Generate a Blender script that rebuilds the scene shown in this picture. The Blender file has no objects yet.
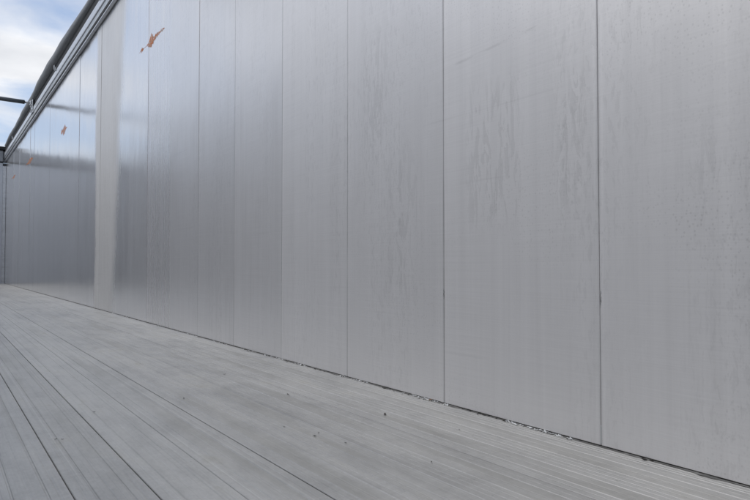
import bpy, bmesh, math, random
from mathutils import Vector, Matrix, noise
R = math.radians
rnd = random.Random(7)
scene = bpy.context.scene
C = scene.collection

# ------------------------------------------------------------------ camera
CAM_Z = 0.408            # camera crouches just above the trailer floor
YAW = 37.3               # degrees to the right of the trailer's length (+Y)
PITCH = 1.45
F_PX = 577.0             # focal length in pixels of the 750 px wide photograph
cam_d = bpy.data.cameras.new('camera')
cam_d.sensor_width = 36.0
cam_d.lens = F_PX / 750.0 * 36.0
cam_d.clip_start = 0.02
cam_d.clip_end = 5000
cam = bpy.data.objects.new('camera', cam_d)
C.objects.link(cam)
cam.location = (0, 0, CAM_Z)
cam.rotation_euler = (R(90 + PITCH), 0, R(-YAW))
scene.camera = cam

# ------------------------------------------------------------------ sky and sun
SUN_EL, SUN_AZ = 52.0, -78.0       # azimuth from +Y towards +X: over the opposite wall
world = bpy.data.worlds.new('World')
scene.world = world
world.use_nodes = True
wn, wl = world.node_tree.nodes, world.node_tree.links
wn.clear()
w_out = wn.new('ShaderNodeOutputWorld')
w_bg = wn.new('ShaderNodeBackground')
w_sky = wn.new('ShaderNodeTexSky')
w_sky.sky_type = 'NISHITA'
w_sky.sun_disc = False
w_sky.sun_elevation = R(SUN_EL)
w_sky.sun_rotation = R(SUN_AZ)
w_sky.air_density = 1.0
w_sky.dust_density = 1.2
w_sky.ozone_density = 1.0
w_bg.inputs['Strength'].default_value = 0.10
w_tc = wn.new('ShaderNodeTexCoord')
w_sep = wn.new('ShaderNodeSeparateXYZ')
wl.new(w_tc.outputs['Generated'], w_sep.inputs[0])
# project the view direction on a flat cloud layer: p = d.xy / (d.z + 0.12)
w_den = wn.new('ShaderNodeMath'); w_den.operation = 'ADD'; w_den.inputs[1].default_value = 0.14
w_max = wn.new('ShaderNodeMath'); w_max.operation = 'MAXIMUM'; w_max.inputs[1].default_value = 0.0
wl.new(w_sep.outputs['Z'], w_max.inputs[0]); wl.new(w_max.outputs[0], w_den.inputs[0])
w_px = wn.new('ShaderNodeMath'); w_px.operation = 'DIVIDE'
w_py = wn.new('ShaderNodeMath'); w_py.operation = 'DIVIDE'
wl.new(w_sep.outputs['X'], w_px.inputs[0]); wl.new(w_den.outputs[0], w_px.inputs[1])
wl.new(w_sep.outputs['Y'], w_py.inputs[0]); wl.new(w_den.outputs[0], w_py.inputs[1])
w_cmb = wn.new('ShaderNodeCombineXYZ')
wl.new(w_px.outputs[0], w_cmb.inputs[0]); wl.new(w_py.outputs[0], w_cmb.inputs[1])
w_map = wn.new('ShaderNodeMapping')
w_map.inputs['Location'].default_value = (3.1, 1.45, 0.0)
wl.new(w_cmb.outputs[0], w_map.inputs[0])
w_n = wn.new('ShaderNodeTexNoise')
w_n.inputs['Scale'].default_value = 1.5
w_n.inputs['Detail'].default_value = 7
w_n.inputs['Roughness'].default_value = 0.52
w_n.inputs['Distortion'].default_value = 0.3
wl.new(w_map.outputs[0], w_n.inputs[0])
w_r = wn.new('ShaderNodeValToRGB')
w_r.color_ramp.elements[0].position = 0.435; w_r.color_ramp.elements[0].color = (0.12, 0.12, 0.12, 1)
w_r.color_ramp.elements[1].position = 0.595; w_r.color_ramp.elements[1].color = (1, 1, 1, 1)
wl.new(w_n.outputs['Fac'], w_r.inputs[0])
w_n2 = wn.new('ShaderNodeTexNoise')
w_n2.inputs['Scale'].default_value = 2.4; w_n2.inputs['Detail'].default_value = 5
wl.new(w_map.outputs[0], w_n2.inputs[0])
w_cc = wn.new('ShaderNodeValToRGB')       # grey undersides to white tops
w_cc.color_ramp.elements[0].position = 0.35; w_cc.color_ramp.elements[0].color = (5.6, 5.75, 6.1, 1)
w_cc.color_ramp.elements[1].position = 0.65; w_cc.color_ramp.elements[1].color = (7.6, 7.7, 7.9, 1)
wl.new(w_n2.outputs['Fac'], w_cc.inputs[0])
w_mix = wn.new('ShaderNodeMix'); w_mix.data_type = 'RGBA'
wl.new(w_r.outputs[0], w_mix.inputs[0])
w_skyb = wn.new('ShaderNodeMix'); w_skyb.data_type = 'RGBA'; w_skyb.inputs[0].default_value = 0.30
w_skyb.inputs[7].default_value = (4.6, 6.0, 8.9, 1)      # thin high veil over the clear blue
wl.new(w_sky.outputs[0], w_skyb.inputs[6])
wl.new(w_skyb.outputs[2], w_mix.inputs[6]); wl.new(w_cc.outputs[0], w_mix.inputs[7])
wl.new(w_mix.outputs[2], w_bg.inputs['Color'])
wl.new(w_bg.outputs[0], w_out.inputs['Surface'])

sun_d = bpy.data.lights.new('sun', 'SUN')
sun_d.energy = 1.5
sun_d.angle = R(45)                # veiled by cloud: no hard shadows anywhere
sun_d.color = (1.0, 0.97, 0.93)
sun = bpy.data.objects.new('sun', sun_d)
C.objects.link(sun)
_sd = Vector((math.sin(R(SUN_AZ)) * math.cos(R(SUN_EL)), math.cos(R(SUN_AZ)) * math.cos(R(SUN_EL)), math.sin(R(SUN_EL))))
sun.rotation_euler = _sd.to_track_quat('Z', 'Y').to_euler()
sun.location = (0, 0, 30)

vs = scene.view_settings
vs.view_transform = 'Standard'; vs.look = 'None'; vs.gamma = 1.0; vs.use_curve_mapping = False
vs.exposure = 0.42
scene.cycles.max_bounces = 8
scene.cycles.diffuse_bounces = 4
scene.cycles.glossy_bounces = 4

# ------------------------------------------------------------------ layout (metres)
WALL_X = 1.19            # inner face of the wall in view
W = 2.48                 # inner width
LEFT_X = WALL_X - W
PANEL = 0.5
SEAM0 = 0.728            # y of the seam nearest the camera
K0, K1 = -5, 28          # panels before / after that seam
Y_REAR = SEAM0 + K0 * PANEL
Y_FRONT = SEAM0 + K1 * PANEL
RISE = 0.085             # top rail above its first survey height
PANEL_TOP = 2.56 + RISE
PLANK = 0.12
GAP0 = 0.1995            # x of one gap between floor planks


def wall_pt(px, py):
    """photo pixel -> (y, z) on the wall in view, from the measured vanishing point"""
    u = px + 65.0
    c, s = math.cos(R(YAW)), math.sin(R(YAW))
    y = WALL_X * F_PX / (c * c * u) - WALL_X * math.tan(R(YAW))
    dep = y * c + WALL_X * s
    return y, CAM_Z + (266.0 - py) * dep / F_PX


def floor_pt(px, py):
    """photo pixel -> (x, y) on the floor"""
    th = R(YAW)
    dep = CAM_Z * F_PX / (py - 266.5)
    lat = (px - 375.0) * dep / F_PX
    return lat * math.cos(th) + dep * math.sin(th), dep * math.cos(th) - lat * math.sin(th)


# ------------------------------------------------------------------ node helpers
class NT:
    def __init__(self, name):
        self.m = bpy.data.materials.new(name)
        self.m.use_nodes = True
        self.n, self.l = self.m.node_tree.nodes, self.m.node_tree.links
        self.n.clear()
        self.out = self.n.new('ShaderNodeOutputMaterial')
        self.b = self.n.new('ShaderNodeBsdfPrincipled')
        self.l.new(self.b.outputs[0], self.out.inputs['Surface'])
        self.pos = self.n.new('ShaderNodeNewGeometry').outputs['Position']

    def set(self, sock, v):
        if isinstance(v, bpy.types.NodeSocket):
            self.l.new(v, sock)
        else:
            sock.default_value = v

    def p(self, name, v):
        self.set(self.b.inputs[name], v)

    def math(self, op, a, b=None, c=None, clamp=False):
        n = self.n.new('ShaderNodeMath'); n.operation = op; n.use_clamp = clamp
        self.set(n.inputs[0], a)
        if b is not None: self.set(n.inputs[1], b)
        if c is not None: self.set(n.inputs[2], c)
        return n.outputs[0]

    def mapping(self, src, scale=(1, 1, 1), loc=(0, 0, 0)):
        n = self.n.new('ShaderNodeMapping')
        self.l.new(src, n.inputs[0]); n.inputs['Scale'].default_value = scale; n.inputs['Location'].default_value = loc
        return n.outputs[0]

    def noise(self, vec, scale=1.0, detail=3, rough=0.5, dist=0.0):
        n = self.n.new('ShaderNodeTexNoise')
        self.l.new(vec, n.inputs['Vector'])
        n.inputs['Scale'].default_value = scale; n.inputs['Detail'].default_value = detail
        n.inputs['Roughness'].default_value = rough; n.inputs['Distortion'].default_value = dist
        return n.outputs['Fac']

    def voronoi(self, vec, scale):
        n = self.n.new('ShaderNodeTexVoronoi')
        self.l.new(vec, n.inputs['Vector']); n.inputs['Scale'].default_value = scale
        return n.outputs['Distance']

    def ramp(self, fac, lo, hi, a=0.0, b=1.0):
        n = self.n.new('ShaderNodeMapRange')
        n.interpolation_type = 'SMOOTHSTEP'
        self.set(n.inputs['Value'], fac)
        n.inputs['From Min'].default_value = lo; n.inputs['From Max'].default_value = hi
        n.inputs['To Min'].default_value = a; n.inputs['To Max'].default_value = b
        return n.outputs[0]

    def mix(self, fac, a, b):
        n = self.n.new('ShaderNodeMix'); n.data_type = 'RGBA'
        self.set(n.inputs[0], fac)
        self.set(n.inputs[6], a if isinstance(a, bpy.types.NodeSocket) else (*a, 1.0))
        self.set(n.inputs[7], b if isinstance(b, bpy.types.NodeSocket) else (*b, 1.0))
        return n.outputs[2]

    def sep(self, vec):
        n = self.n.new('ShaderNodeSeparateXYZ'); self.l.new(vec, n.inputs[0])
        return n.outputs

    def attr(self, name):
        n = self.n.new('ShaderNodeAttribute'); n.attribute_type = 'OBJECT'; n.attribute_name = name
        return n.outputs['Fac']

    def bump(self, h, strength, distance):
        n = self.n.new('ShaderNodeBump')
        self.l.new(h, n.inputs['Height']); n.inputs['Strength'].default_value = strength
        n.inputs['Distance'].default_value = distance
        self.l.new(n.outputs[0], self.b.inputs['Normal'])
        return n

    def gray(self, v):
        n = self.n.new('ShaderNodeCombineColor')
        for k in range(3): self.set(n.inputs[k], v)
        return n.outputs[0]


def window(t, v, lo, hi, soft):
    return t.math('MULTIPLY', t.ramp(v, lo - soft, lo + soft), t.ramp(v, hi - soft, hi + soft, 1.0, 0.0))


# ------------------------------------------------------------------ materials
def mat_wall(marks):
    t = NT('mill_aluminium_wall' if marks else 'mill_aluminium_shaded_wall')
    s = t.sep(t.pos)
    tone, rgh = t.attr('tone'), t.attr('matte')
    streak = t.noise(t.mapping(t.pos, (0, 34, 0.55)), 1, 4, 0.6)            # rolled, water-run vertical streaks
    fine = t.noise(t.mapping(t.pos, (0, 210, 1.4)), 1, 2, 0.6)
    hatch = t.noise(t.mapping(t.pos, (0, 3.0, 300)), 1, 2, 0.6)             # faint horizontal rub marks
    cloud = t.noise(t.mapping(t.pos, (1, 1.6, 0.8)), 1, 4, 0.55)
    blot = t.noise(t.mapping(t.pos, (1, 9, 5)), 1, 5, 0.62)
    v = t.math('ADD', 0.77 if marks else 0.46, tone)  # facing walls start darker: their shade is put into the base colour
    v = t.math('MULTIPLY_ADD', t.math('SUBTRACT', streak, 0.5), 0.10, v)
    v = t.math('MULTIPLY_ADD', t.math('SUBTRACT', fine, 0.5), 0.05, v)
    v = t.math('MULTIPLY_ADD', t.math('SUBTRACT', hatch, 0.5), 0.08, v)
    v = t.math('MULTIPLY_ADD', t.math('SUBTRACT', cloud, 0.5), 0.10, v)
    v = t.math('MULTIPLY_ADD', t.math('SUBTRACT', blot, 0.5), 0.05, v)
    # horizontal scuffs left by loads
    scf = t.noise(t.mapping(t.pos, (1, 1.3, 46)), 1, 3, 0.5)
    scm = t.ramp(scf, 0.68, 0.76)
    v = t.math('MULTIPLY_ADD', scm, -0.035, v)
    # dried droplets
    dr = t.voronoi(t.mapping(t.pos, (1, 1, 0.75)), 130)
    drm = t.math('MULTIPLY', t.ramp(dr, 0.18, 0.30, 1.0, 0.0), t.ramp(t.noise(t.pos, 2.3, 2), 0.34, 0.60))
    drm = t.math('MULTIPLY', drm, t.ramp(s['Y'], 2.2, 0.8))
    v = t.math('MULTIPLY_ADD', drm, -0.10, v)
    rough = t.math('ADD', 0.34, rgh)
    rough = t.math('MULTIPLY_ADD', t.math('SUBTRACT', streak, 0.5), 0.10, rough)
    tc = t.n.new('ShaderNodeTexCoord')
    ed = t.math('SUBTRACT', PANEL / 2, t.math('ABSOLUTE', t.sep(tc.outputs['Object'])['Y']))
    edn = t.noise(t.mapping(t.pos, (1, 3, 4)), 1, 4, 0.6)
    edm = t.math('MULTIPLY', t.ramp(ed, 0.0015, 0.0055, 1.0, 0.0), t.ramp(edn, 0.30, 0.62, 0.25, 1.0))    # grime worked into the joints
    v = t.math('MULTIPLY_ADD', edm, -0.14, v)
    edl = t.math('MULTIPLY', window(t, ed, 0.007, 0.012, 0.002), t.ramp(edn, 0.45, 0.6))                  # rubbed bright beside them
    v = t.math('MULTIPLY_ADD', edl, 0.035, v)
    metal = t.math('SUBTRACT', 0.55, t.math('MULTIPLY', rgh, 1.6))
    if marks:
        # dried dirty water runs, in patches
        dn = t.noise(t.mapping(t.pos, (1, 46, 8.0)), 1, 6, 0.62, 1.1)
        runs = t.math('MULTIPLY_ADD', window(t, dn, 0.525, 0.56, 0.012), 0.5, t.ramp(dn, 0.52, 0.55))     # stain with a darker rim
        pm = None
        for (y0, y1, z0, z1, sf) in ((0.95, 1.13, 0.52, 0.90, 0.035), (0.76, 0.84, 0.55, 0.86, 0.03), (1.5, 1.62, 0.75, 1.2, 0.06),
                                     (0.47, 0.52, 0.50, 0.66, 0.05), (1.35, 1.48, 0.3, 0.75, 0.08)):
            q = t.math('MULTIPLY', window(t, s['Y'], y0, y1, sf), window(t, s['Z'], z0, z1, sf * 1.6))
            pm = q if pm is None else t.math('MAXIMUM', pm, q)
        dm = t.math('MULTIPLY', runs, pm)
        v = t.math('MULTIPLY_ADD', dm, -0.062, v)
        # faint runs everywhere
        dn2 = t.noise(t.mapping(t.pos, (1, 48, 3.2), (3, 1, 5)), 1, 4, 0.6, 0.6)
        fm = t.math('MULTIPLY', t.ramp(dn2, 0.56, 0.64), t.ramp(t.noise(t.pos, 1.1, 2), 0.40, 0.60))
        v = t.math('MULTIPLY_ADD', fm, -0.03, v)
        wsn = t.noise(t.mapping(t.pos, (1, 95, 26), (2, 6, 1)), 1, 4, 0.65, 0.5)
        wsm = t.math('MULTIPLY', t.ramp(wsn, 0.53, 0.60), t.ramp(t.noise(t.mapping(t.pos, (1, 5.5, 0.7), (0, 4, 2)), 1, 3), 0.44, 0.62))
        v = t.math('MULTIPLY_ADD', wsm, -0.05, v)
        # black smudges on two seams
        for (px, py, w, h, a) in ((599.7, 300, .0028, .022, .55), (443.3, 295, .0030, .018, .40)):
            cy, cz = wall_pt(px, py)
            e = t.math('ADD', t.math('POWER', t.math('DIVIDE', t.math('SUBTRACT', s['Y'], cy), w), 2.0),
                       t.math('POWER', t.math('DIVIDE', t.math('SUBTRACT', s['Z'], cz), h), 2.0))
            v = t.math('MULTIPLY_ADD', t.math('MULTIPLY', t.ramp(e, 0.1, 1.2, 1.0, 0.0), t.ramp(t.noise(t.mapping(t.pos, (1, 500, 160)), 1, 3), 0.35, 0.6)), -a, v)
        # long horizontal scratch
        e = t.math('ABSOLUTE', t.math('SUBTRACT', t.math('MULTIPLY_ADD', t.math('SUBTRACT', s['Y'], 0.98), 0.06, s['Z']), 1.0))
        e = t.math('MULTIPLY', t.ramp(e, 0.001, 0.006, 1.0, 0.0), window(t, s['Y'], 0.75, 1.2, 0.05))
        v = t.math('MULTIPLY_ADD', t.math('MULTIPLY', e, t.ramp(t.noise(t.mapping(t.pos, (1, 14, 60)), 1, 3), 0.40, 0.60)), -0.09, v)
        # dull, dusty strip where nothing has polished the metal
        wob = t.noise(t.mapping(t.pos, (0, 0, 0.9)), 1, 4, 0.6)
        jag = t.noise(t.mapping(t.pos, (0, 40, 3.0)), 1, 3, 0.6)
        yy = t.math('MULTIPLY_ADD', t.math('SUBTRACT', wob, 0.5), 0.30, s['Y'])
        yy = t.math('MULTIPLY_ADD', t.math('SUBTRACT', jag, 0.5), 0.16, yy)
        near = t.math('MULTIPLY_ADD', s['Z'], -0.12, 5.24)                 # its near edge leans
        strip = t.math('MULTIPLY', t.ramp(t.math('SUBTRACT', yy, near), -0.15, 0.12), t.ramp(yy, 5.84, 5.95, 1.0, 0.0))
        strip = t.math('MULTIPLY', strip, t.math('MULTIPLY_ADD', t.math('SUBTRACT', jag, 0.5), 0.5, 0.82), clamp=True)
        rough = t.math('MULTIPLY_ADD', strip, 0.30, rough)
        v = t.math('MULTIPLY_ADD', strip, -0.16, v)
        metal = t.math('MULTIPLY', metal, t.math('MULTIPLY_ADD', strip, -0.75, 1.0))
        spec = t.math('MULTIPLY_ADD', strip, -0.42, 0.5)
        t.p('Specular IOR Level', spec)
        colr = t.mix(strip, (1.0, 0.996, 1.004), (1.0, 1.0, 0.995))
    else:
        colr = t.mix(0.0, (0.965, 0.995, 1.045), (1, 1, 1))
    mm = t.n.new('ShaderNodeMix'); mm.data_type = 'RGBA'; mm.blend_type = 'MULTIPLY'; mm.inputs[0].default_value = 1.0
    t.l.new(t.gray(v), mm.inputs[6]); t.l.new(colr, mm.inputs[7])
    t.p('Base Color', mm.outputs[2])
    t.p('Metallic', metal)
    t.p('Roughness', t.math('MAXIMUM', rough, 0.08))
    h = t.math('ADD', t.math('MULTIPLY', t.noise(t.mapping(t.pos, (0, 26, 0.25)), 1, 3, 0.5), 1.0), t.math('MULTIPLY', hatch, 0.06))
    b1 = t.bump(h, 0.22, 0.0012)
    buck = t.n.new('ShaderNodeBump')                     # slow buckling of the thin sheet
    t.l.new(t.noise(t.mapping(t.pos, (0, 3.4, 1.3)), 1, 2, 0.45), buck.inputs['Height'])
    buck.inputs['Strength'].default_value = 1.0; buck.inputs['Distance'].default_value = 0.006
    t.l.new(buck.outputs[0], b1.inputs['Normal'])
    return t.m


def mat_floor():
    t = NT('worn_aluminium_plank')
    s = t.sep(t.pos)
    tone = t.attr('tone')
    lng = t.noise(t.mapping(t.pos, (60, 0.7, 0)), 1, 4, 0.6)
    fine = t.noise(t.mapping(t.pos, (330, 3.0, 0)), 1, 3, 0.65)
    blot = t.noise(t.mapping(t.pos, (5.0, 1.6, 0)), 1, 5, 0.6)
    blot2 = t.noise(t.mapping(t.pos, (16, 7, 0), (4, 2, 0)), 1, 5, 0.65)
    cross = t.noise(t.mapping(t.pos, (7, 120, 0)), 1, 3, 0.6)
    tc = t.n.new('ShaderNodeTexCoord')
    lx = t.math('DIVIDE', t.sep(tc.outputs['Object'])['X'], PLANK)
    wear = t.noise(t.mapping(t.pos, (14, 1.1, 0), (7, 3, 0)), 1, 4, 0.6)
    mid = t.math('MULTIPLY', window(t, lx, 0.28, 0.70, 0.05), t.ramp(wear, 0.44, 0.66))       # dirt lies on the middle of each plank
    v = t.math('ADD', 0.46, tone)
    v = t.math('MULTIPLY_ADD', mid, -0.03, v)
    rub = t.noise(t.mapping(t.pos, (110, 0.25, 0), (1, 9, 0)), 1, 3, 0.6)
    v = t.math('MULTIPLY_ADD', t.ramp(rub, 0.60, 0.70), 0.06, v)
    v = t.math('MULTIPLY_ADD', t.ramp(rub, 0.40, 0.30), -0.06, v)
    for a, k in ((lng, .10), (fine, .09), (blot, .24), (blot2, .26), (cross, .07), (t.noise(t.mapping(t.pos, (130, 60, 0), (2, 8, 0)), 1, 3, 0.7), .14)):
        v = t.math('MULTIPLY_ADD', t.math('SUBTRACT', a, 0.5), k, v)
    spk = t.voronoi(t.mapping(t.pos, (1, 0.8, 1)), 60)
    spm = t.math('MULTIPLY', t.ramp(spk, 0.06, 0.13, 1.0, 0.0), t.ramp(t.noise(t.pos, 9, 3), 0.56, 0.64))
    v = t.math('MULTIPLY_ADD', spm, -0.16, v)
    tint = t.n.new('ShaderNodeMix'); tint.data_type = 'RGBA'; tint.blend_type = 'MULTIPLY'; tint.inputs[0].default_value = 1.0
    t.l.new(t.gray(v), tint.inputs[6]); tint.inputs[7].default_value = (1.015, 1.0, 0.955, 1)
    dirt = t.math('MULTIPLY', t.ramp(blot2, 0.50, 0.72), t.ramp(blot, 0.42, 0.65))
    col = t.mix(t.math('MAXIMUM', t.math('MULTIPLY', dirt, 0.6), t.math('MULTIPLY', mid, 0.28)), tint.outputs[2], (0.35, 0.338, 0.295))
    t.p('Base Color', col)
    t.p('Metallic', 0.35)
    t.p('Roughness', t.math('MULTIPLY_ADD', t.math('SUBTRACT', blot, 0.5), 0.25, t.math('MULTIPLY_ADD', dirt, 0.15, 0.46)))
    h = t.math('ADD', fine, t.math('MULTIPLY', lng, 0.8))
    t.bump(h, 0.4, 0.0012)
    return t.m


def mat_plain(name, col, rough=0.5, metal=0.0, var=0.15, scale=(12, 2, 12), bump=0.0008, dirt=None):
    t = NT(name)
    a = t.noise(t.mapping(t.pos, scale), 1, 4, 0.6)
    b = t.noise(t.mapping(t.pos, (40, 40, 40)), 1, 3, 0.6)
    lo = tuple(c * (1 - var) for c in col); hi = tuple(min(1, c * (1 + var)) for c in col)
    c = t.mix(t.ramp(a, 0.3, 0.7), lo, hi)
    if dirt:
        c = t.mix(t.math('MULTIPLY', t.ramp(b, 0.5, 0.75), 0.6), c, dirt)
    t.p('Base Color', c)
    t.p('Metallic', metal)
    t.p('Roughness', t.math('MULTIPLY_ADD', t.math('SUBTRACT', b, 0.5), 0.2, rough))
    t.bump(t.math('ADD', a, b), 0.5, bump)
    return t.m


def mat_rust():
    t = NT('orange_rust_scrape')
    a = t.noise(t.mapping(t.pos, (1, 22, 60)), 1, 4, 0.6)
    c = t.mix(t.ramp(a, 0.42, 0.62), (0.52, 0.18, 0.07), (0.44, 0.30, 0.23))
    t.p('Base Color', c); t.p('Roughness', 0.85); t.p('Specular IOR Level', 0.2)
    w_ = t.noise(t.mapping(t.pos, (1, 30, 110), (0, 3, 1)), 1, 5, 0.65)
    t.p('Alpha', t.ramp(w_, 0.40, 0.54, 0.15, 0.95))          # rubbed thin, metal shows between
    return t.m


M = dict(
    wall=mat_wall(True), far=mat_wall(False), floor=mat_floor(),
    rail=mat_plain('extruded_aluminium_rail', (0.60, 0.61, 0.63), 0.36, 0.6, 0.08, (6, 1.2, 30), 0.0005, (0.36, 0.36, 0.35)),
    dark=mat_plain('dark_recess_steel', (0.11, 0.11, 0.115), 0.7, 0.0, 0.2),
    black=mat_plain('matte_black', (0.012, 0.012, 0.013), 0.75, 0.0, 0.2),
    tarp=mat_plain('grey_tarpaulin', (0.17, 0.175, 0.18), 0.55, 0.0, 0.18, (30, 1.0, 30), 0.004, (0.22, 0.22, 0.215)),
    tube=mat_plain('painted_steel_tube', (0.055, 0.065, 0.075), 0.45, 0.0, 0.15, (3, 30, 30), 0.0006, (0.09, 0.09, 0.09)),
    zinc=mat_plain('galvanised_fitting', (0.48, 0.49, 0.50), 0.42, 0.7, 0.2, (40, 40, 40)),
    rust=mat_rust(),
    header=mat_plain('dull_grey_header', (0.31, 0.32, 0.335), 0.5, 0.3, 0.1, (2, 8, 30)),
    leaf=mat_plain('dead_leaf', (0.045, 0.035, 0.028), 0.8, 0.0, 0.4, (200, 200, 200)),
    leaf_o=mat_plain('orange_leaf', (0.42, 0.20, 0.05), 0.75, 0.0, 0.3, (200, 200, 200)),
    chip=mat_plain('grey_grit', (0.09, 0.09, 0.085), 0.85, 0.0, 0.4, (200, 200, 200)),
    crumb=mat_plain('pale_swarf', (0.66, 0.67, 0.67), 0.7, 0.0, 0.2, (200, 200, 200)),
    crumb_d=mat_plain('dark_crumbs', (0.05, 0.047, 0.042), 0.85, 0.0, 0.4, (200, 200, 200)),
    packed=mat_plain('packed_grey_dirt', (0.16, 0.157, 0.15), 0.9, 0.0, 0.4, (150, 60, 150), 0.001, (0.30, 0.295, 0.28)),
    ground=mat_plain('yard_asphalt', (0.055, 0.055, 0.055), 0.9, 0.0, 0.25, (0.6, 0.6, 1), 0.004),
    frame=mat_plain('chassis_steel', (0.04, 0.04, 0.045), 0.6, 0.0, 0.2),
    caulk=mat_plain('grey_sealant', (0.50, 0.51, 0.52), 0.6, 0.2, 0.05),
)


# ------------------------------------------------------------------ mesh helpers
def box(bm, x0, x1, y0, y1, z0, z1, bevel=0.0):
    vs_ = [bm.verts.new((x, y, z)) for x in (x0, x1) for y in (y0, y1) for z in (z0, z1)]
    idx = ((0, 1, 3, 2), (4, 6, 7, 5), (0, 4, 5, 1), (2, 3, 7, 6), (0, 2, 6, 4), (1, 5, 7, 3))
    fs = [bm.faces.new([vs_[i] for i in f]) for f in idx]
    if bevel:
        es = list({e for f in fs for e in f.edges})
        bmesh.ops.bevel(bm, geom=es, offset=bevel, segments=1, affect='EDGES')


def prism(bm, prof, y0, y1):
    """closed profile of (x, z) swept along Y"""
    a = [bm.verts.new((x, y0, z)) for x, z in prof]
    b = [bm.verts.new((x, y1, z)) for x, z in prof]
    n = len(prof)
    for i in range(n):
        j = (i + 1) % n
        bm.faces.new((a[i], a[j], b[j], b[i]))
    bm.faces.new(a[::-1]); bm.faces.new(b)
    bmesh.ops.recalc_face_normals(bm, faces=bm.faces)


def tube(bm, pts, rads, seg=16, squash=1.0, wob=None):
    rings = []
    n = len(pts)
    for i, p in enumerate(pts):
        d = (Vector(pts[min(i + 1, n - 1)]) - Vector(pts[max(i - 1, 0)])).normalized()
        s = d.cross(Vector((0, 0, 1))).normalized(); u = s.cross(d)
        ring = []
        for k in range(seg):
            a = 2 * math.pi * k / seg
            r = rads[i] * (1 + (wob(i, k) if wob else 0))
            ring.append(bm.verts.new(Vector(p) + s * math.cos(a) * r + u * math.sin(a) * r * squash))
        rings.append(ring)
    for i in range(n - 1):
        for k in range(seg):
            bm.faces.new((rings[i][k], rings[i][(k + 1) % seg], rings[i + 1][(k + 1) % seg], rings[i + 1][k]))
    bm.faces.new(rings[0][::-1]); bm.faces.new(rings[-1])
    bmesh.ops.recalc_face_normals(bm, faces=bm.faces)


def mesh(name, bm, mat, smooth=False):
    me = bpy.data.meshes.new(name)
    bm.to_mesh(me); bm.free()
    me.materials.append(mat)
    if smooth:
        for p in me.polygons: p.use_smooth = True
    return me


def put(name, me, parent=None, loc=(0, 0, 0), rot=(0, 0, 0)):
    o = bpy.data.objects.new(name, me)
    C.objects.link(o)
    o.location = loc; o.rotation_euler = rot
    if parent: o.parent = parent
    return o


def obj(name, bm, mat, parent=None, loc=(0, 0, 0), rot=(0, 0, 0), smooth=False):
    return put(name, mesh(name, bm, mat, smooth), parent, loc, rot)


def thing(name, label, cat, loc=(0, 0, 0), group=None, rot=(0, 0, 0)):
    o = put(name, None, None, loc, rot)
    return tag(o, label, cat, group)


def tag(o, label=None, cat=None, group=None, kind=None):
    if label: o['label'] = label
    if cat: o['category'] = cat
    if group: o['group'] = group
    if kind: o['kind'] = kind
    return o


# ------------------------------------------------------------------ ground under the trailer
bm = bmesh.new()
G = 1500
vsg = [bm.verts.new(p) for p in ((-G, -G, 0), (G, -G, 0), (G, G, 0), (-G, G, 0))]
bm.faces.new(vsg)
tag(obj('ground', bm, M['ground'], None, (0, 0, -1.25)), 'grey asphalt yard under the trailer', None, None, 'structure')

# ------------------------------------------------------------------ floor of sliding planks
bm = bmesh.new()
box(bm, LEFT_X - 0.06, WALL_X + 0.06, Y_REAR - 0.05, Y_FRONT + 0.05, -0.16, -0.032)
floor = obj('floor', bm, M['dark'])
tag(floor, 'ribbed grey aluminium plank floor of the open trailer', None, None, 'structure')


def plank_mesh(w, name='floor_plank'):
    g = 0.0
    d = 0.0011      # shallow steps: raised middle, two lower bearing strips
    L = Y_FRONT - Y_REAR - 0.02
    a, b = 0.27 * w, 0.71 * w
    prof = [(0.0012, -0.030), (w - 0.0012, -0.030), (w, -0.0012), (w - 0.0012, -0.0002)]
    for c, gd in ((b + (w - b) * 0.5, 0.0005), (b, d), (0.5 * (a + b), 0.0004), (a, d), (a * 0.5, 0.0005)):
        prof += [(c + 0.0026, 0.0), (c + 0.0012, -gd), (c - 0.0012, -gd), (c - 0.0026, 0.0)]
    prof += [(0.0012, -0.0002), (0.0, -0.0012)]
    bm = bmesh.new()
    prism(bm, prof, 0, L)
    return mesh(name, bm, M['floor'])


pk = {}
k = math.ceil((LEFT_X + 0.02 - GAP0) / PLANK)
strong = {0: .0022, 1: .0019, 2: .0011, 3: .0019, 4: .0010, 5: .0010, 6: .0008, 7: .0008, 8: .0008}
while True:
    x0 = GAP0 + k * PLANK
    if x0 + 0.02 > WALL_X: break
    g0 = strong.get(k, .0030) / 2; g1 = strong.get(k + 1, .0030) / 2
    right = min(x0 + PLANK - g1, WALL_X + 0.004)
    w = right - (x0 + g0)
    key = round(w, 5)
    if key not in pk: pk[key] = plank_mesh(w)
    o = put('floor_plank', pk[key], floor, (x0 + g0, Y_REAR + 0.01, rnd.uniform(-.0007, .0007)))
    o['tone'] = rnd.uniform(-0.035, 0.035)
    k += 1
first_gap = GAP0 + math.ceil((LEFT_X + 0.02 - GAP0) / PLANK) * PLANK
w = first_gap - 0.0015 - (LEFT_X + 0.006)
if w > 0.015:
    o = put('floor_plank', plank_mesh(w), floor, (LEFT_X + 0.006, Y_REAR + 0.01, 0)); o['tone'] = 0.0

# ------------------------------------------------------------------ side walls
def panel_mesh(mat, w):
    bm = bmesh.new()
    box(bm, 0, 0.030, -w / 2, w / 2, 0.0040, PANEL_TOP, 0.0008)
    return mesh('wall_panel', bm, mat)


def rail_profile(sx):
    """top rail seen from the floor: lip, dark slot, pale face with a bead, recess, crown"""
    pr = [(-0.030, 2.600), (-0.040, 2.632), (-0.049, 2.637), (-0.052, 2.645), (-0.049, 2.653), (-0.043, 2.660),
          (-0.043, 2.722), (-0.006, 2.728), (-0.004, 2.812), (0.075, 2.812), (0.085, 2.56), (0.031, 2.54), (0.031, 2.562), (-0.004, 2.562), (-0.004, 2.600)]
    return [(x * sx, z + RISE) for x, z in pr]


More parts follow.
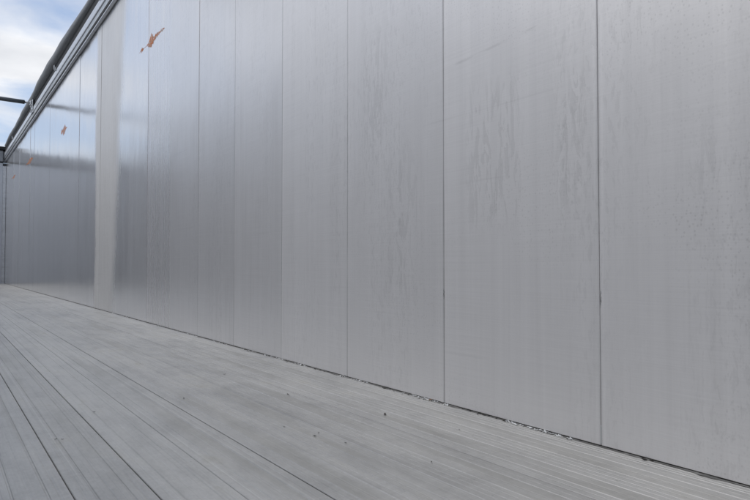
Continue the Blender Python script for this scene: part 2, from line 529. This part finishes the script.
def side_wall(name, label, x, sx, mat, panels_tilt):
    root = thing(name, label, 'wall', (x, 0, 0))
    me = panel_mesh(mat, PANEL - 0.0009)
    for k in range(K0, K1):
        yc = SEAM0 + (k + 0.5) * PANEL
        tz = rnd.gauss(0, panels_tilt); ty = rnd.gauss(0, panels_tilt * 0.5)
        o = put('wall_panel', me, root, (0.0, yc, 0.0), (0, ty, (0 if sx > 0 else math.pi) + tz))
        o['tone'] = rnd.uniform(-0.018, 0.018)
        o['matte'] = rnd.uniform(-0.05, 0.05)
    bm = bmesh.new()
    box(bm, *sorted((0.034 * sx, 0.06 * sx)), Y_REAR, Y_FRONT + 0.04, -0.1, 2.54 + RISE)
    obj('backing', bm, M['dark'], root)
    bm = bmesh.new()
    prism(bm, rail_profile(sx), Y_REAR, Y_FRONT + 0.03)
    obj('top_rail', bm, M['rail'], root)
    bm = bmesh.new()
    box(bm, *sorted((-0.034 * sx, -0.0045 * sx)), Y_REAR + .01, Y_FRONT, 2.568 + RISE, 2.599 + RISE, 0.002)
    obj('black_strip', bm, M['black'], root)  # plain black strip along the dark line below the rail's face
    bm = bmesh.new()
    box(bm, *sorted((-0.031 * sx, -0.0045 * sx)), Y_REAR + .01, Y_FRONT, 2.548 + RISE, 2.5675 + RISE, 0.004)
    obj('lower_lip', bm, M['rail'], root)
    return root


wall = side_wall('side_wall', 'tall pale aluminium panel wall with water streaks filling the view', WALL_X, 1, M['wall'], 0.0024)
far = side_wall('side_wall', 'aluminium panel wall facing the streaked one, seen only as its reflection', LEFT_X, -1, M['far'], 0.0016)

# panel by panel character on the wall in view (index counted from the nearest seam)
pan = sorted([o for o in wall.children if o.name.startswith('wall_panel')], key=lambda o: o.location.y)
for o in pan:
    k = round((o.location.y - SEAM0) / PANEL - 0.5)
    f = min(1.0, max(0.0, k / 9.0))
    sg = 0.00025 if k <= 4 else 0.0011            # the far panels sit a little less true
    o.rotation_euler = (0, rnd.gauss(0, sg * 0.6), rnd.gauss(0, sg))
    o['matte'] = 0.08 - 0.23 * f + rnd.uniform(-.010, .010)

# sealant that closes the lowest bit of the nearest seam
bm = bmesh.new()
box(bm, -0.0006, 0.012, SEAM0 - 0.0022, SEAM0 + 0.0022, 0.0085, 0.047, 0.0004)
obj('seam_sealant', bm, M['caulk'], wall)


# orange scrapes at load height
def scrape(y0, y1, z, hgt, seed, parent):
    """ragged thin smear along the wall, thickest part off-centre"""
    rr = random.Random(seed)
    n = 40
    bm = bmesh.new()
    up, dn = [], []
    lobes = ((.50, .10, .95), (.30, .12, .34), (.10, .08, .22), (.88, .045, .45)) if seed == 3 else \
        ((rr.uniform(.3, .6), rr.uniform(.16, .3), .8), (rr.uniform(.75, .9), rr.uniform(.06, .12), rr.uniform(.2, .6)), (rr.uniform(.05, .25), .06, rr.uniform(.1, .4)))
    for i in range(n + 1):
        f = i / n
        y = y0 + (y1 - y0) * f
        env = 0.03
        for cc, ww, aa in lobes:
            env = max(env, aa * math.exp(-((f - cc) / ww) ** 2))
        up.append((y, z + hgt * env * rr.uniform(0.35, 0.75) + 0.004 * math.sin(9 * f)))
        dn.append((y, z - hgt * env * rr.uniform(0.25, 0.65) + 0.004 * math.sin(9 * f)))
    top = [bm.verts.new((-0.0009, y, zz)) for y, zz in up]
    bot = [bm.verts.new((-0.0009, y, zz)) for y, zz in dn]
    for i in range(n):
        bm.faces.new((top[i], top[i + 1], bot[i + 1], bot[i]))
    bmesh.ops.recalc_face_normals(bm, faces=bm.faces)
    # cut at the joints: each piece lies on its own panel
    me_all = bm
    for o in pan:
        lo, hi = o.location.y - PANEL / 2 + 0.001, o.location.y + PANEL / 2 - 0.001
        if hi < y0 or lo > y1: continue
        b2 = me_all.copy()
        for co, no in (((0, lo, 0), (0, -1, 0)), ((0, hi, 0), (0, 1, 0))):
            bmesh.ops.bisect_plane(b2, geom=b2.verts[:] + b2.edges[:] + b2.faces[:], plane_co=co, plane_no=no, clear_outer=True)
        if not b2.faces: b2.free(); continue
        bmesh.ops.translate(b2, verts=b2.verts, vec=(0, -o.location.y, 0))
        obj('rust_scrape', b2, M['rust'], o)
    me_all.free()


for (xa, xb, py, hh, sd) in ((137, 162, 40, .075, 3), (59, 65, 131, .10, 5), (24, 31, 163, .075, 8), (10, 14, 178, .05, 11)):
    ya = wall_pt(xa, py)[0]; yb = wall_pt(xb, py)[0]
    z = wall_pt((xa + xb) / 2, py)[1]
    scrape(yb, ya, z, hh * 1.25, sd, wall)

# ------------------------------------------------------------------ front bulkhead
front = thing('front_bulkhead', 'grey front end wall in the far corner, cut by the left edge', 'wall', (0, Y_FRONT, 0))
nw = 5
pw = (W - 0.12) / nw
bm = bmesh.new(); box(bm, -pw / 2 + 0.0015, pw / 2 - 0.0015, 0, 0.03, -0.03, 2.60, 0.0016)
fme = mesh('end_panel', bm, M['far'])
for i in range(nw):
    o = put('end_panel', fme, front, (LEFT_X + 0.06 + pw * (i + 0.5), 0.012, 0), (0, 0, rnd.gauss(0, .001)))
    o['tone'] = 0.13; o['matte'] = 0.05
for sx, x in ((1, WALL_X), (-1, LEFT_X)):
    bm = bmesh.new()
    box(bm, *sorted((x - 0.062 * sx, x - 0.001 * sx)), -0.020, 0.03, -0.03, 2.535, 0.006)
    obj('corner_post', bm, M['rail'], front)
bm = bmesh.new(); box(bm, LEFT_X - 0.08, WALL_X + 0.08, 0.045, 0.08, -0.1, 2.60); obj('backing', bm, M['dark'], front)
bm = bmesh.new(); box(bm, LEFT_X + 0.06, WALL_X - 0.06, -0.015, 0.09, 2.63, 2.87, 0.008); obj('header_rail', bm, M['header'], front)
for sx, x in ((1, WALL_X), (-1, LEFT_X)):
    bm = bmesh.new(); box(bm, *sorted((x - 0.0595 * sx, x + 0.08 * sx)), 0.036, 0.088, 2.61, 2.868, 0.006); obj('corner_block', bm, M['header'], front)
bm = bmesh.new(); box(bm, LEFT_X + 0.06, WALL_X - 0.06, 0.01, 0.07, 2.604, 2.628); obj('black_strip', bm, M['black'], front)  # plain black strip along the dark gap line under the header
bm = bmesh.new(); box(bm, WALL_X - 0.40, WALL_X + 0.03, -0.06, 0.10, 2.872, 2.95, 0.012); obj('gear_housing', bm, M['black'], front)

# rear corner posts, behind the camera
for sx, x, side in ((1, WALL_X, 'streaked'), (-1, LEFT_X, 'opposite')):
    bm = bmesh.new(); box(bm, *sorted((x - 0.03 * sx, x + 0.09 * sx)), Y_REAR - 0.12, Y_REAR - 0.002, -0.16, 2.75, 0.008)
    o = obj('rear_post', bm, M['rail'])
    tag(o, 'upright metal rear post closing the end of the %s wall' % side, 'post')

for sx, side in ((-1, 'opposite'), (1, 'streaked')):  # unseen door leaves, added to keep light out of the rear end
    x0, x1 = sorted(((LEFT_X + WALL_X) / 2 + 0.004 * sx, (LEFT_X + WALL_X) / 2 + (W / 2 - 0.035) * sx))
    d_ = thing('added_rear_door', 'added closed rear door leaf that cuts the light, beside the %s wall, behind the camera' % side, 'door', ((x0 + x1) / 2, Y_REAR - 0.07, 0))
    bm = bmesh.new(); box(bm, -(x1 - x0) / 2, (x1 - x0) / 2, -0.02, 0.02, 0.004, 2.6, 0.004)
    o = obj('leaf', bm, M['far'], d_); o['tone'] = 0.0; o['matte'] = 0.05
    bm = bmesh.new(); tube(bm, [(-0.3 * sx, 0.03, 0.1), (-0.3 * sx, 0.03, 1.3), (-0.3 * sx, 0.03, 2.5)], [.017] * 3, 10); obj('lock_rod', bm, M['zinc'], d_, smooth=True)

# chassis below the floor (carries the trailer; out of view)
ch = thing('trailer_chassis', 'dark steel chassis under the plank floor', 'chassis', (0, 0, -1.25))
for x in (-0.65, 0.55):
    bm = bmesh.new(); box(bm, x - 0.07, x + 0.07, Y_REAR, Y_FRONT, 0.75, 1.089, 0.01); obj('beam', bm, M['frame'], ch)
    for y in (Y_REAR + 2.2, Y_FRONT - 3.0):
        bm = bmesh.new(); box(bm, x - 0.06, x + 0.06, y - 0.06, y + 0.06, 0.03, 0.749, 0.01); box(bm, x - 0.16, x + 0.16, y - 0.16, y + 0.16, 0.001, 0.029)
        obj('support_leg', bm, M['frame'], ch)

# ------------------------------------------------------------------ rolled tarpaulin on the rail
roll = thing('rolled_tarpaulin', 'dark grey tarpaulin rolled up along the top of the wall', 'tarpaulin', (WALL_X, 0, 2.813 + RISE))
bm = bmesh.new()
ys = [Y_REAR + 0.05 + i * 0.09 for i in range(int((Y_FRONT - Y_REAR - 0.15) / 0.09))]
pts, rads = [], []
for i, y in enumerate(ys):
    ks = ((-9, .05), (5.0, .046), (6.2, .046), (8.4, .070), (10.2, .058), (13.0, .050), (14.3, .040), (20, .036))
    for (ya, ra), (yb, rb) in zip(ks, ks[1:]):
        if ya <= y < yb:
            f = (y - ya) / (yb - ya); f = f * f * (3 - 2 * f)
            r = ra + (rb - ra) * f
    r += 0.003 * math.sin(y * 2.9) + 0.004 * noise.noise(Vector((y * 2.2, 0, 3)))
    pts.append((-0.020 + 0.005 * noise.noise(Vector((y * 0.8, 5, 0))), y, r * 0.98 + 0.008)); rads.append(r)
tube(bm, pts, rads, 18, 0.96, lambda i, k: 0.035 * noise.noise(Vector((i * 0.11, math.cos(k * .349) * 1.2, math.sin(k * .349) * 1.2))) + (0.03 if k in (3, 12) else 0))
obj('roll', bm, M['tarp'], roll, smooth=True)
bm = bmesh.new()
prism(bm, [(-0.028, -0.083), (-0.010, -0.083), (-0.010, 0.004), (-0.028, 0.004)], Y_REAR + 0.05, Y_FRONT - 0.06)
obj('recess_shade_strip', bm, M['black'], roll, (-0.0, 0, 0.0))  # black strip added as the shade in the recess under the roll
for y in (3.2, 5.6, 8.0, 12.9):
    bm = bmesh.new()
    box(bm, -0.056, -0.0435, y - 0.022, y + 0.022, -0.100, -0.060, 0.003)
    box(bm, -0.066, -0.0565, y - 0.012, y + 0.012, -0.092, -0.035, 0.003)
    obj('clip', bm, M['zinc'], roll)

# ------------------------------------------------------------------ roof bows between the rails
def roof_bow(y, label):
    b = thing('roof_bow', label, 'roof bow', ((WALL_X + LEFT_X) / 2, y, 2.80 + 0.078), 'roof bows across the open top')
    half = W / 2
    bm = bmesh.new()
    tube(bm, [(-half + 0.15 + (2 * half - 0.30) * i / 12, 0, 0) for i in range(13)], [0.031] * 13, 16)
    obj('bar', bm, M['tube'], b, smooth=True)
    for s in (-1, 1):
        bm = bmesh.new()
        tube(bm, [(s * (half - 0.152), 0, 0), (s * (half - 0.11), 0, 0), (s * (half - 0.055), 0, 0)], [0.020, 0.013, 0.013], 12)
        obj('spigot', bm, M['zinc'], b, smooth=True)
        bm = bmesh.new()
        box(bm, *sorted((s * (half - 0.056), s * (half - 0.045))), -0.09, 0.09, -0.165, 0.045, 0.004)
        box(bm, *sorted((s * (half - 0.080), s * (half - 0.057))), -0.045, 0.045, -0.035, 0.030, 0.005)
        for yy in (-0.06, 0.06):
            for zz in (-0.12, -0.045):
                box(bm, *sorted((s * (half - 0.068), s * (half - 0.0565))), yy - 0.014, yy + 0.014, zz - 0.014, zz + 0.014, 0.004)
        obj('bracket', bm, M['zinc'], b)
    return b


roof_bow(10.15, 'dark round bar crossing the sky at the left edge')
roof_bow(4.9, 'dark round bar overhead out of view, seen only as a blurred reflection')
roof_bow(-0.4, 'dark round bar overhead behind the camera')

# ------------------------------------------------------------------ litter on the floor
def scrap(name, label, cat, px, py, size, mat, seed, flat=0.35, group=None):
    """small torn, curled scrap: a bent irregular lens with thickness"""
    x, y = floor_pt(px, py)
    rr = random.Random(seed)
    bm = bmesh.new()
    n = 9
    top, bot = [], []
    ang = rr.uniform(0, 6.28)
    for i in range(n):
        a = 2 * math.pi * i / n
        r = size * 0.85 * rr.uniform(0.55, 1.0)
        px_, py_ = math.cos(a) * r, math.sin(a) * r * 0.5
        zc = (px_ / size) ** 2 * size * flat
        qx, qy = px_ * math.cos(ang) - py_ * math.sin(ang), px_ * math.sin(ang) + py_ * math.cos(ang)
        bot.append(bm.verts.new((qx, qy, zc + 0.0002))); top.append(bm.verts.new((qx, qy, zc + 0.0002 + size * 0.10)))
    ct = bm.verts.new((0, 0, size * 0.15)); cb = bm.verts.new((0, 0, 0.0001))
    for i in range(n):
        j = (i + 1) % n
        bm.faces.new((top[i], top[j], ct)); bm.faces.new((bot[j], bot[i], cb)); bm.faces.new((bot[i], bot[j], top[j], top[i]))
    bmesh.ops.recalc_face_normals(bm, faces=bm.faces)
    o = obj(name, bm, mat, None, (x, y, 0.0012))
    return tag(o, label, cat, group)


GRP = 'litter on the plank floor'
scrap('leaf_scrap', 'largest dark curled leaf scrap on the floor, right of centre', 'leaf', 385, 416, .0105, M['leaf'], 1, .4, GRP)
scrap('leaf_scrap', 'small orange leaf scrap lying near the wall foot', 'leaf', 430, 401.5, .008, M['leaf_o'], 2, .5, GRP)
scrap('leaf_scrap', 'small dark leaf scrap between the planks, left of the largest scrap', 'leaf', 288.5, 396, .008, M['leaf'], 3, .5, GRP)
scrap('grit_piece', 'dark grit crumb, the nearer of a close pair low in the middle', 'grit', 315, 437, .0065, M['chip'], 4, .5, GRP)
scrap('grit_piece', 'tiny grit crumb, the farther of a close pair low in the middle', 'grit', 319, 434, .004, M['chip'], 5, .5, GRP)
scrap('grit_piece', 'grey grit crumb on the plank just right of the close pair', 'grit', 346, 444, .005, M['chip'], 6, .5, GRP)
scrap('grit_piece', 'grey grit crumb on the plank just left of the close pair', 'grit', 285, 428, .0045, M['chip'], 7, .5, GRP)
scrap('grit_piece', 'small dark grit crumb alone, about a quarter in from the left edge', 'grit', 185, 400, .006, M['chip'], 8, .5, GRP)
scrap('grit_piece', 'small dark grit crumb farther back, midway to the wall foot', 'grit', 225, 376, .007, M['leaf'], 9, .5, GRP)
scrap('grit_piece', 'dark crumb, left one of two beside the leftmost wide gap', 'grit', 58, 440.5, .005, M['chip'], 10, .5, GRP)
scrap('grit_piece', 'dark crumb, right one of two beside the leftmost wide gap', 'grit', 65, 440.5, .0045, M['leaf'], 11, .5, GRP)
scrap('grit_piece', 'small crumb beside the second wide gap from the left', 'grit', 96, 413.5, .006, M['chip'], 12, .5, GRP)
scrap('grit_piece', 'dark crumb on the floor below and right of the orange scrap', 'grit', 459, 431, .004, M['chip'], 13, .5, GRP)
scrap('grit_piece', 'tiny dark crumb lowest and nearest in the picture', 'grit', 431, 463, .004, M['leaf'], 14, .5, GRP)


def crumbs(name, label, mat, n, ylo, yhi, xoff, smin, smax, seed):
    rr = random.Random(seed)
    bm = bmesh.new()
    y = ylo
    cl = 0
    for i in range(n):
        y = ylo + (yhi - ylo) * rr.random() ** 1.5
        if noise.noise(Vector((y * 5.0, seed, 0))) < 0.0: continue
        x = WALL_X - xoff - abs(rr.gauss(0, 0.005))
        s = rr.uniform(smin, smax)
        L = s * rr.uniform(1.0, 2.6)
        mtx = Matrix.Translation((x, y, 0.0008 + s * 0.4)) @ Matrix.Rotation(rr.uniform(-.5, .5), 4, 'Z') @ Matrix.Rotation(rr.uniform(-.5, .5), 4, 'X')
        r = bmesh.ops.create_icosphere(bm, subdivisions=1, radius=1.0)
        for v in r['verts']:
            v.co = mtx @ Vector((v.co.x * s * rr.uniform(.5, 1), v.co.y * L * rr.uniform(.6, 1), v.co.z * s * 0.55 * rr.uniform(.6, 1)))
    o = obj(name, bm, mat)
    return tag(o, label, None, None, 'stuff')


crumbs('pale_crumbs', 'ragged pale crumbs scattered along the wall foot', M['crumb'], 760, 0.62, 5.5, 0.000, .0012, .0034, 21)
crumbs('dark_crumbs', 'dark dirt crumbs caught in the gap along the wall foot', M['crumb_d'], 300, 0.45, 6.0, 0.000, .0012, .0036, 33)


# packed dirt lying in the joint between floor and wall
bm = bmesh.new()
prev = None
N = 900
for i in range(N + 1):
    y = 0.1 + (9.0 - 0.1) * (i / N) ** 1.6
    h = 0.0014 + 0.0030 * max(0.0, noise.noise(Vector((y * 7, 2, 1)))) + 0.0016 * abs(noise.noise(Vector((y * 60, 7, 1))))
    e = 0.0015 + 0.0050 * max(0.0, 0.3 + noise.noise(Vector((y * 13, 5, 4)))) + 0.002 * noise.noise(Vector((y * 90, 5, 9)))
    row = [bm.verts.new((WALL_X - e, y, 0.0006)), bm.verts.new((WALL_X + 0.0006, y, h)), bm.verts.new((WALL_X + 0.012, y, h * 0.9)), bm.verts.new((WALL_X + 0.012, y, 0.0001))]
    if prev:
        for k in range(3):
            bm.faces.new((prev[k], prev[k + 1], row[k + 1], row[k]))
    prev = row
bmesh.ops.recalc_face_normals(bm, faces=bm.faces)
tag(obj('packed_dirt', bm, M['packed']), 'grey dirt packed into the joint along the wall foot', None, None, 'stuff')
